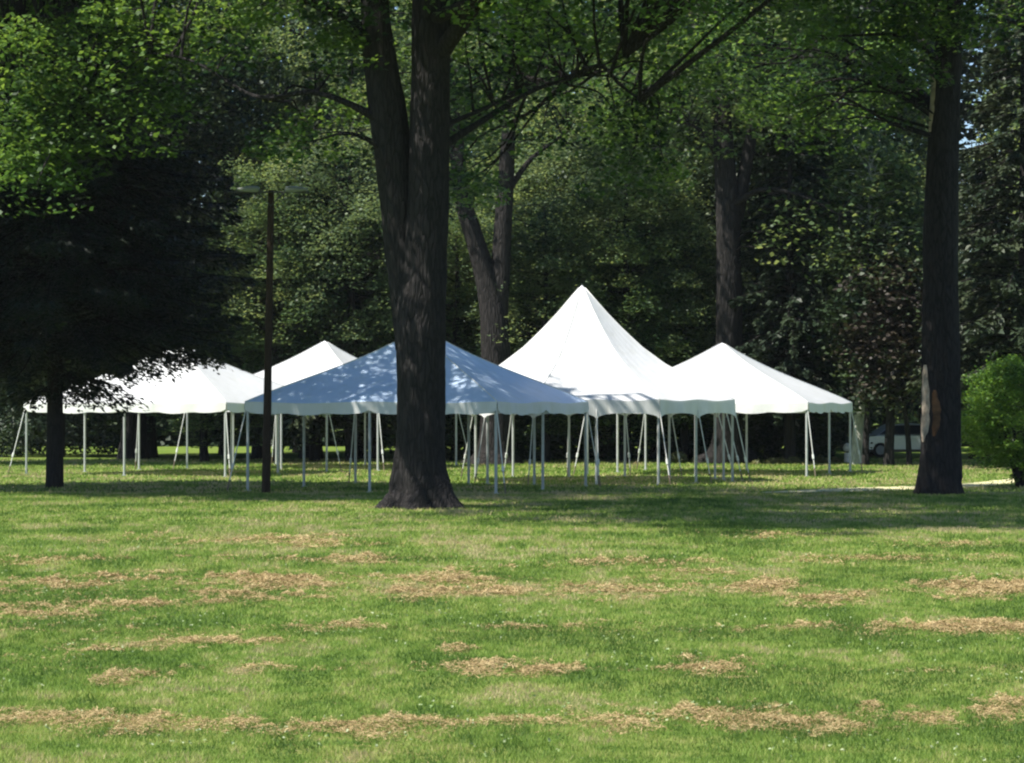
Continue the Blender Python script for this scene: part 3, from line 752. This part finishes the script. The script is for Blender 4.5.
# --- border plants along the wood edge
rng = np.random.default_rng(111)
lab = ['beneath the octagonal tent left of its right-hand post', 'seen through the right arch of the octagonal tent', 'right of the arch, by the foot of the dark trunk', 'left one under the rightmost tent',
       'second under the rightmost tent', 'third under the rightmost tent', 'fourth under the rightmost tent, by its front corner post', 'last one under the right end of the rightmost tent']
for i, (px, py, s) in enumerate([(675, 463, 1.2), (700, 463, .7), (757, 464.5, .5), (771, 464, .6), (781, 464, .55), (793, 464, .7), (823, 463, .8), (836, 463, .7)]):
    b = G(px, py); root = thing('leafy_plant', b, 'pale low leafy plant ' + lab[i], 'plant', 'border plants along the wood edge')
    cl = clusters_in(b+np.array([0, 0, .22*s]), np.array([.38, .3, .2])*s, 14, rng, zmin=.03)
    v, f, T = leaf_cloud(cl, 26, .12*s, .13*s, rng, tbase=.5, droop=.6)
    link('leaves', v, f, M['hosta'], root, tint=T)
    mb = MB()
    for k in range(7):
        a = k*.9; mb.tube([b, b+np.array([math.cos(a)*.15*s, math.sin(a)*.15*s, .3*s])], [.012, .006], 5)
    mb.build('stem', M['hosta'], root)

# --- the deep wood, a single mass far behind
rng = np.random.default_rng(121)
n = 1500
cl = np.stack([rng.uniform(-52, 60, n), rng.uniform(147, 175, n), rng.uniform(0.3, 30, n)], 1)
keep = ~((np.abs(cl[:, 0]/cl[:, 1]*F+CX-971) < 14) & (np.abs(HY-(cl[:, 2]-EYE)/cl[:, 1]*F-96) < 16))
cl = cl[keep]
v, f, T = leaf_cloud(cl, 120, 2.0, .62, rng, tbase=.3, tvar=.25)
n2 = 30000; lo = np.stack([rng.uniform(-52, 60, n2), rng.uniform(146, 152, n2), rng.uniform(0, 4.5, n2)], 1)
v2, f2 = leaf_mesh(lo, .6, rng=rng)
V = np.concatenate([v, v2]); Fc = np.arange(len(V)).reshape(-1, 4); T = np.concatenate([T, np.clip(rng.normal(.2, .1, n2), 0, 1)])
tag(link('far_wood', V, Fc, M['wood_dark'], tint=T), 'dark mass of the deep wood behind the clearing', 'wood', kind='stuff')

rng = np.random.default_rng(131)
n = 340; px_ = np.where(rng.uniform(0, 1, n) < .76, rng.uniform(405, 850, n), rng.uniform(-30, 130, n)); Yu = rng.uniform(107.5, 116, n)+np.where(px_ < 300, 8, 0)
cl = np.stack([(px_-CX)/F*Yu, Yu, rng.uniform(.1, 2.7, n)], 1)
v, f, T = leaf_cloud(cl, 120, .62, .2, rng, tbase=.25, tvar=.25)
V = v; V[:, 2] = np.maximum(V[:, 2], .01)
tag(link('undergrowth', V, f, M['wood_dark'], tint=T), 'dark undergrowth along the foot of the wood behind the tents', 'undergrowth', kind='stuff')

# ------------------------------------------------------------------ tents
def guy(mbs, top, out_dir, reach):
    e = np.array([top[0]+out_dir[0]*reach, top[1]+out_dir[1]*reach, 0.0])
    return e

def put_pole(root, x, y, ztop, outd, reach, strap=True):
    mb = MB(); mb.tube([(x, y, 0.0), (x, y, ztop)], .038, 10); mb.box((x, y, .012), (.16, .16, .024)); mb.build('pole', M['pole'], root)
    if strap:
        ex, ey = x+outd[0]*reach, y+outd[1]*reach
        s = MB(); a = np.array([x+outd[0]*.05, y+outd[1]*.05, ztop-.12]); e = np.array([ex, ey, .16])
        m_ = a+(e-a)*.72
        s.tube([a, e], .014, 6); s.tube([m_, m_+(e-a)*.07], .034, 6)
        s.build('guy_strap', M['strap'], root)
        k = MB(); k.tube([(ex+outd[0]*.06, ey+outd[1]*.06, -.1), (ex-outd[0]*.02, ey-outd[1]*.02, .26)], .018, 8); k.tube([(ex-outd[0]*.02, ey-outd[1]*.02, .26), (ex-outd[0]*.03, ey-outd[1]*.03, .285)], .03, 8); k.build('stake', M['stake'], root)

def grid_faces(nu, nv, base=0):
    return [(base+i*nv+j, base+i*nv+j+1, base+(i+1)*nv+j+1, base+(i+1)*nv+j) for i in range(nu-1) for j in range(nv-1)]

def valance_panel(V, Fc, p0, p1, nrm, ztop, depth_fn, rng, wave=.022):
    """vertical skirt from p0 to p1 with a shaped lower hem"""
    n = 40; K = 5; b = len(V)
    L = np.linalg.norm(np.array(p1)-np.array(p0)); ph = rng.uniform(0, 6)
    for i in range(n+1):
        t = i/n; x = p0[0]+(p1[0]-p0[0])*t; y = p0[1]+(p1[1]-p0[1])*t; d = depth_fn(t, L); zt = ztop-.045*math.sin(2*math.pi*t)**2
        for k in range(K):
            u = k/(K-1); off = .012+u*(wave*math.sin(t*L*5.0+ph)+wave*.7*math.sin(t*L*13+ph*2))*(1 if 0.02 < t < .98 else 0)+.02*u
            V.append((x+nrm[0]*off, y+nrm[1]*off, zt-d*u))
    Fc += grid_faces(n+1, K, b)

def tent(name, label, corners, ecc, eave, peak, profile, depth_fn, fab, val, rng, sag=.05, reach=.5, strapped=()):
    """corners in order (world XY), peak over ecc; profile(r)->height fraction"""
    root = thing(name, (ecc[0], ecc[1], 0), label, 'tent', 'white event tents')
    nC = len(corners); V = []; Fc = []; nu, nv = 17, 21
    for k in range(nC):
        a = np.array(corners[k]); b = np.array(corners[(k+1) % nC]); base = len(V)
        for i in range(nu):
            r = 1-i/(nu-1)*.997
            for j in range(nv):
                t = j/(nv-1); p = ecc+(a+(b-a)*t-ecc)*r
                s = sag*math.sin(math.pi*t)*math.sin(math.pi*min(1, (1-r)*1.0+.0))*1.6
                s += .045*r**5*math.sin(2*math.pi*t)**2
                s += .006*math.sin(t*37+k)*r*(1-r)*4
                V.append((p[0], p[1], eave+(peak-eave)*profile(r)-s))
        Fc += grid_faces(nu, nv, base)
    link('canopy', V, Fc, fab, root, smooth=True)
    # piping over the seams where the panels meet
    sm = MB()
    for k in range(nC):
        a = np.array(corners[k])
        pts = [(*(ecc+(a-ecc)*r), eave+(peak-eave)*profile(r)+.004) for r in np.linspace(1, .02, 14)]
        sm.tube(pts, .016, 6)
    sm.build('seam', val, root, smooth=True)
    V = []; Fc = []
    for k in range(nC):
        a = np.array(corners[k]); b = np.array(corners[(k+1) % nC]); d = (b-a)/np.linalg.norm(b-a); nr = np.array([d[1], -d[0]])
        if np.dot(nr, (a+b)/2-ecc) < 0: nr = -nr
        valance_panel(V, Fc, a, b, nr, eave+.004, depth_fn, rng)
    link('valance', V, Fc, val, root, smooth=True)
    fr = MB()
    for k in range(nC):
        a = ecc+(np.array(corners[k])-ecc)*.985; b = ecc+(np.array(corners[(k+1) % nC])-ecc)*.985
        fr.tube([(*a, eave-.06), (*b, eave-.06)], .028, 8)
        if profile(.5) > .45: fr.tube([(*a, eave-.06), (ecc[0], ecc[1], peak-.1)], .026, 8)
    fr.build('eave_frame', M['pole'], root)
    idx = 0
    for k in range(nC):
        a = ecc+(np.array(corners[k])-ecc)*.985; b = ecc+(np.array(corners[(k+1) % nC])-ecc)*.985
        for q in (a, (a+b)/2):
            o = (q-ecc)/np.linalg.norm(q-ecc)
            put_pole(root, q[0], q[1], eave-.07, o, reach*rng.uniform(.85, 1.15), (idx % 2 == 0) or idx in strapped); idx += 1
    return root

def sq(Nx, Ny, c, q):
    n = np.array([Nx, Ny]); l = n+np.array([-c, q]); r = n+np.array([q, c]); b = l+np.array([q, c])
    return [l, n, r, b], (l+r)/2
frame_prof = lambda r: (1-r)*(1-.10*math.sin(math.pi*r))
def scallop(t, L):
    n = round(L/1.2); s = (t*n) % 1.0
    return .27+.05*math.sin(math.pi*s)-(.05 if (s < .04 or s > .96) else 0)
rngT = np.random.default_rng(9)
cs, ce = sq(-.38, 69.0, 6.69, 2.51)
tent('frame_tent', 'shaded white square tent with blue shade painted into its roof, crossed by the biggest trunk, nearest of the tents', cs, ce, 2.36, 4.37, frame_prof, scallop, M['fabric_shade_tint'], M['valance'], rngT)
cs, ce = sq(9.33, 85.1, 6.96, 2.26)
tent('frame_tent', 'rightmost tent, a sunlit white pyramid with its front corner post at the right', cs, ce, 2.35, 4.34, frame_prof, scallop, M['fabric'], M['valance'], rngT)
cs, ce = sq(-9.0, 85.0, 6.86, 2.77)
tent('frame_tent', 'leftmost sunlit white tent, half covered by the black conifer boughs', cs, ce, 2.35, 4.36, frame_prof, scallop, M['fabric'], M['valance'], rngT)
cs, ce = sq(-4.6, 93.2, 7.0, 2.6)
tent('frame_tent', 'rear white tent whose peak shows between lamp post and shaded tent', cs, ce, 2.38, 4.60, frame_prof, scallop, M['fabric'], M['valance'], rngT)
oc = np.array([2.1, 81.0]); ra = 4.7
cor = [oc+ra*np.array([math.cos(R(-63.5+45*k)), math.sin(R(-63.5+45*k))]) for k in range(8)]
def hp(r): return float(np.interp(r, [0, .05, .15, .27, .4, .55, .7, .82, .92, 1], [1, .93, .775, .61, .45, .305, .195, .115, .05, 0]))
def arch(t, L):
    s = (t*2) % 1.0
    return .55-.20*(math.sin(math.pi*s)**.55 if 0 < s < 1 else 0)
tent('high_peak_tent', 'octagonal white tent with tall swept peak and arched skirt', cor, oc, 2.43, 5.88, hp, arch, M['fabric'], M['valance'], rngT, sag=.03, reach=.6, strapped=range(16))

# ------------------------------------------------------------------ lamp post
b = G(266, 493); Yp = b[1]
lp = thing('lamp_post', b, 'tall brown wooden post with two flat lamps on a crossarm, left of the biggest trunk', 'lamp post')
top = at(271, 190, Yp)
mb = MB(); mb.tube(*spline([b+np.array([0, 0, -.1]), b+(top-b)*.4, b+(top-b)*.75, top], [.115, .10, .09, .08], 10), 14); mb.build('post', M['pole_wood'], lp, smooth=True)
mb = MB(); z = top[2]-.06
mb.tube([(top[0]-1.15, Yp-.10, z), (top[0]+1.0, Yp-.10, z)], .022, 8)
mb.tube([(top[0]-.35, Yp-.10, z), (top[0], Yp-.09, z-.35)], .015, 6); mb.tube([(top[0]+.35, Yp-.10, z), (top[0], Yp-.09, z-.35)], .015, 6)
mb.build('crossarm', M['dark_metal'], lp)
for s in (-1, 1):
    cx_ = top[0]+s*(.62 if s > 0 else .55)
    pr = [(-.26, .03), (-.22, .055), (-.08, .065), (.12, .05), (.28, .03), (.34, .015)]
    mb = MB(); mb.tube([(cx_+s*a, Yp-.10, z+.07) for a, r in pr], [r for a, r in pr], 12, flat=1.4)
    h = mb.build('lamp_head', M['lamp_metal'], lp, smooth=True)

# white garden post by the wood edge
b = G(847, 463); w = thing('marker_post', b, 'short white two-piece post just right of the rightmost tent', 'post')
mb = MB(); mb.tube([b+np.array([0, 0, -.05]), b+np.array([0, 0, .40])], [.12, .10], 12); mb.build('shaft', M['white_paint'], w, smooth=False)
mb = MB(); mb.tube([b+np.array([0, 0, z_]) for z_ in (.38, .46)], .04, 10); mb.build('neck', M['dark_metal'], w)
mb = MB(); mb.tube([b+np.array([0, 0, z_]) for z_ in (.46, .5, .6, .72, .78)], [.08, .14, .16, .12, .03], 12); mb.build('cap', M['white_paint'], w, smooth=True)

# ------------------------------------------------------------------ parked car beyond the trees
def car(loc, rz, label):
    root = thing('parked_car', (0, 0, 0), label, 'car')
    prof = [(-2.2, .35), (-2.25, .62), (-2.15, .88), (-1.55, .97), (-.85, 1.42), (.5, 1.46), (1.25, 1.0), (2.0, .86), (2.25, .62), (2.22, .35)]
    def half(z): return .88 if z < 1.0 else .88-(z-1.0)*.42
    V = []; Fc = []; K = 9
    for (x, z) in prof:
        for k in range(K):
            u = k/(K-1)*2-1; V.append((x-.0*abs(u), half(z)*u, z-(.05*u*u if z > .9 else 0)))
    for i in range(len(prof)-1):
        for k in range(K-1): Fc.append((i*K+k, i*K+k+1, (i+1)*K+k+1, (i+1)*K+k))
    n = len(prof)
    for k in (0, K-1):
        ring = [i*K+k for i in range(n)]; Fc.append(tuple(ring if k == 0 else ring[::-1]))
    Fc.append(tuple([k for k in range(K)]+[(n-1)*K+k for k in range(K-1, -1, -1)]))
    body = link('body', V, Fc, M['car_paint'], root)
    for s in (-1, 1):
        y0 = s*.885
        mb = MB(); q = [(-1.40, 1.0), (-.82, 1.36), (-.12, 1.39), (-.12, 1.0)]
        mb.add([(x, s*(half(z)+.012), z) for x, z in q], [(0, 1, 2, 3)]); mb.build('side_window', M['glass'], root)
        mb = MB(); q = [(-.04, 1.0), (-.04, 1.39), (.46, 1.39), (1.05, 1.0)]
        mb.add([(x, s*(half(z)+.012), z) for x, z in q], [(0, 1, 2, 3)]); mb.build('side_window', M['glass'], root)
        for x in (-1.35, 1.35):
            mb = MB(); mb.tube([(x, s*.72, .32), (x, s*.90, .32)], .32, 20); wl = mb.build('wheel', M['tyre'], root)
            mb = MB(); mb.tube([(x, s*.89, .32), (x, s*.915, .32)], .2, 16); mb.build('rim', M['lamp_metal'], wl)
        mb = MB(); mb.box((2.2, s*.6, .68), (.12, .34, .13)); mb.build('headlight', M['lens'], root)
        mb = MB(); mb.box((.95, s*.97, 1.02), (.12, .18, .12)); mb.build('mirror', M['car_paint'], root)
    mb = MB(); mb.add([(.56, -.62, 1.44), (.56, .62, 1.44), (1.2, .76, 1.06), (1.2, -.76, 1.06)], [(0, 1, 2, 3)]); mb.v = [(x+.02, y, z+.015) for x, y, z in mb.v]; mb.build('windscreen', M['glass'], root)
    mb = MB(); mb.box((0, 0, .3), (4.3, 1.6, .14)); mb.build('underbody', M['dark_metal'], root)
    root.location = tuple(loc); root.rotation_euler = (0, 0, rz)
    return root
car(((905-CX)/F*117, 117, 0), R(8), 'silver car with dark windows parked behind the copper tree')

SC.cycles.filter_width = 2.2

# ------------------------------------------------------------------ thin haze, added to lift the darkest parts of the wood
m, nt, ns, ln = new_mat('black_lift_haze')
out = nt.nodes.new('ShaderNodeOutputMaterial'); vol = nt.nodes.new('ShaderNodeVolumePrincipled')
vol.inputs['Color'].default_value = (0.9, 0.97, 1.0, 1); vol.inputs['Density'].default_value = 0.00007
nt.links.new(vol.outputs[0], out.inputs['Volume'])
mb = MB(); mb.box((0, 2350, 17), (5200, 5400, 36)); tag(mb.build('haze', m), kind='stuff')
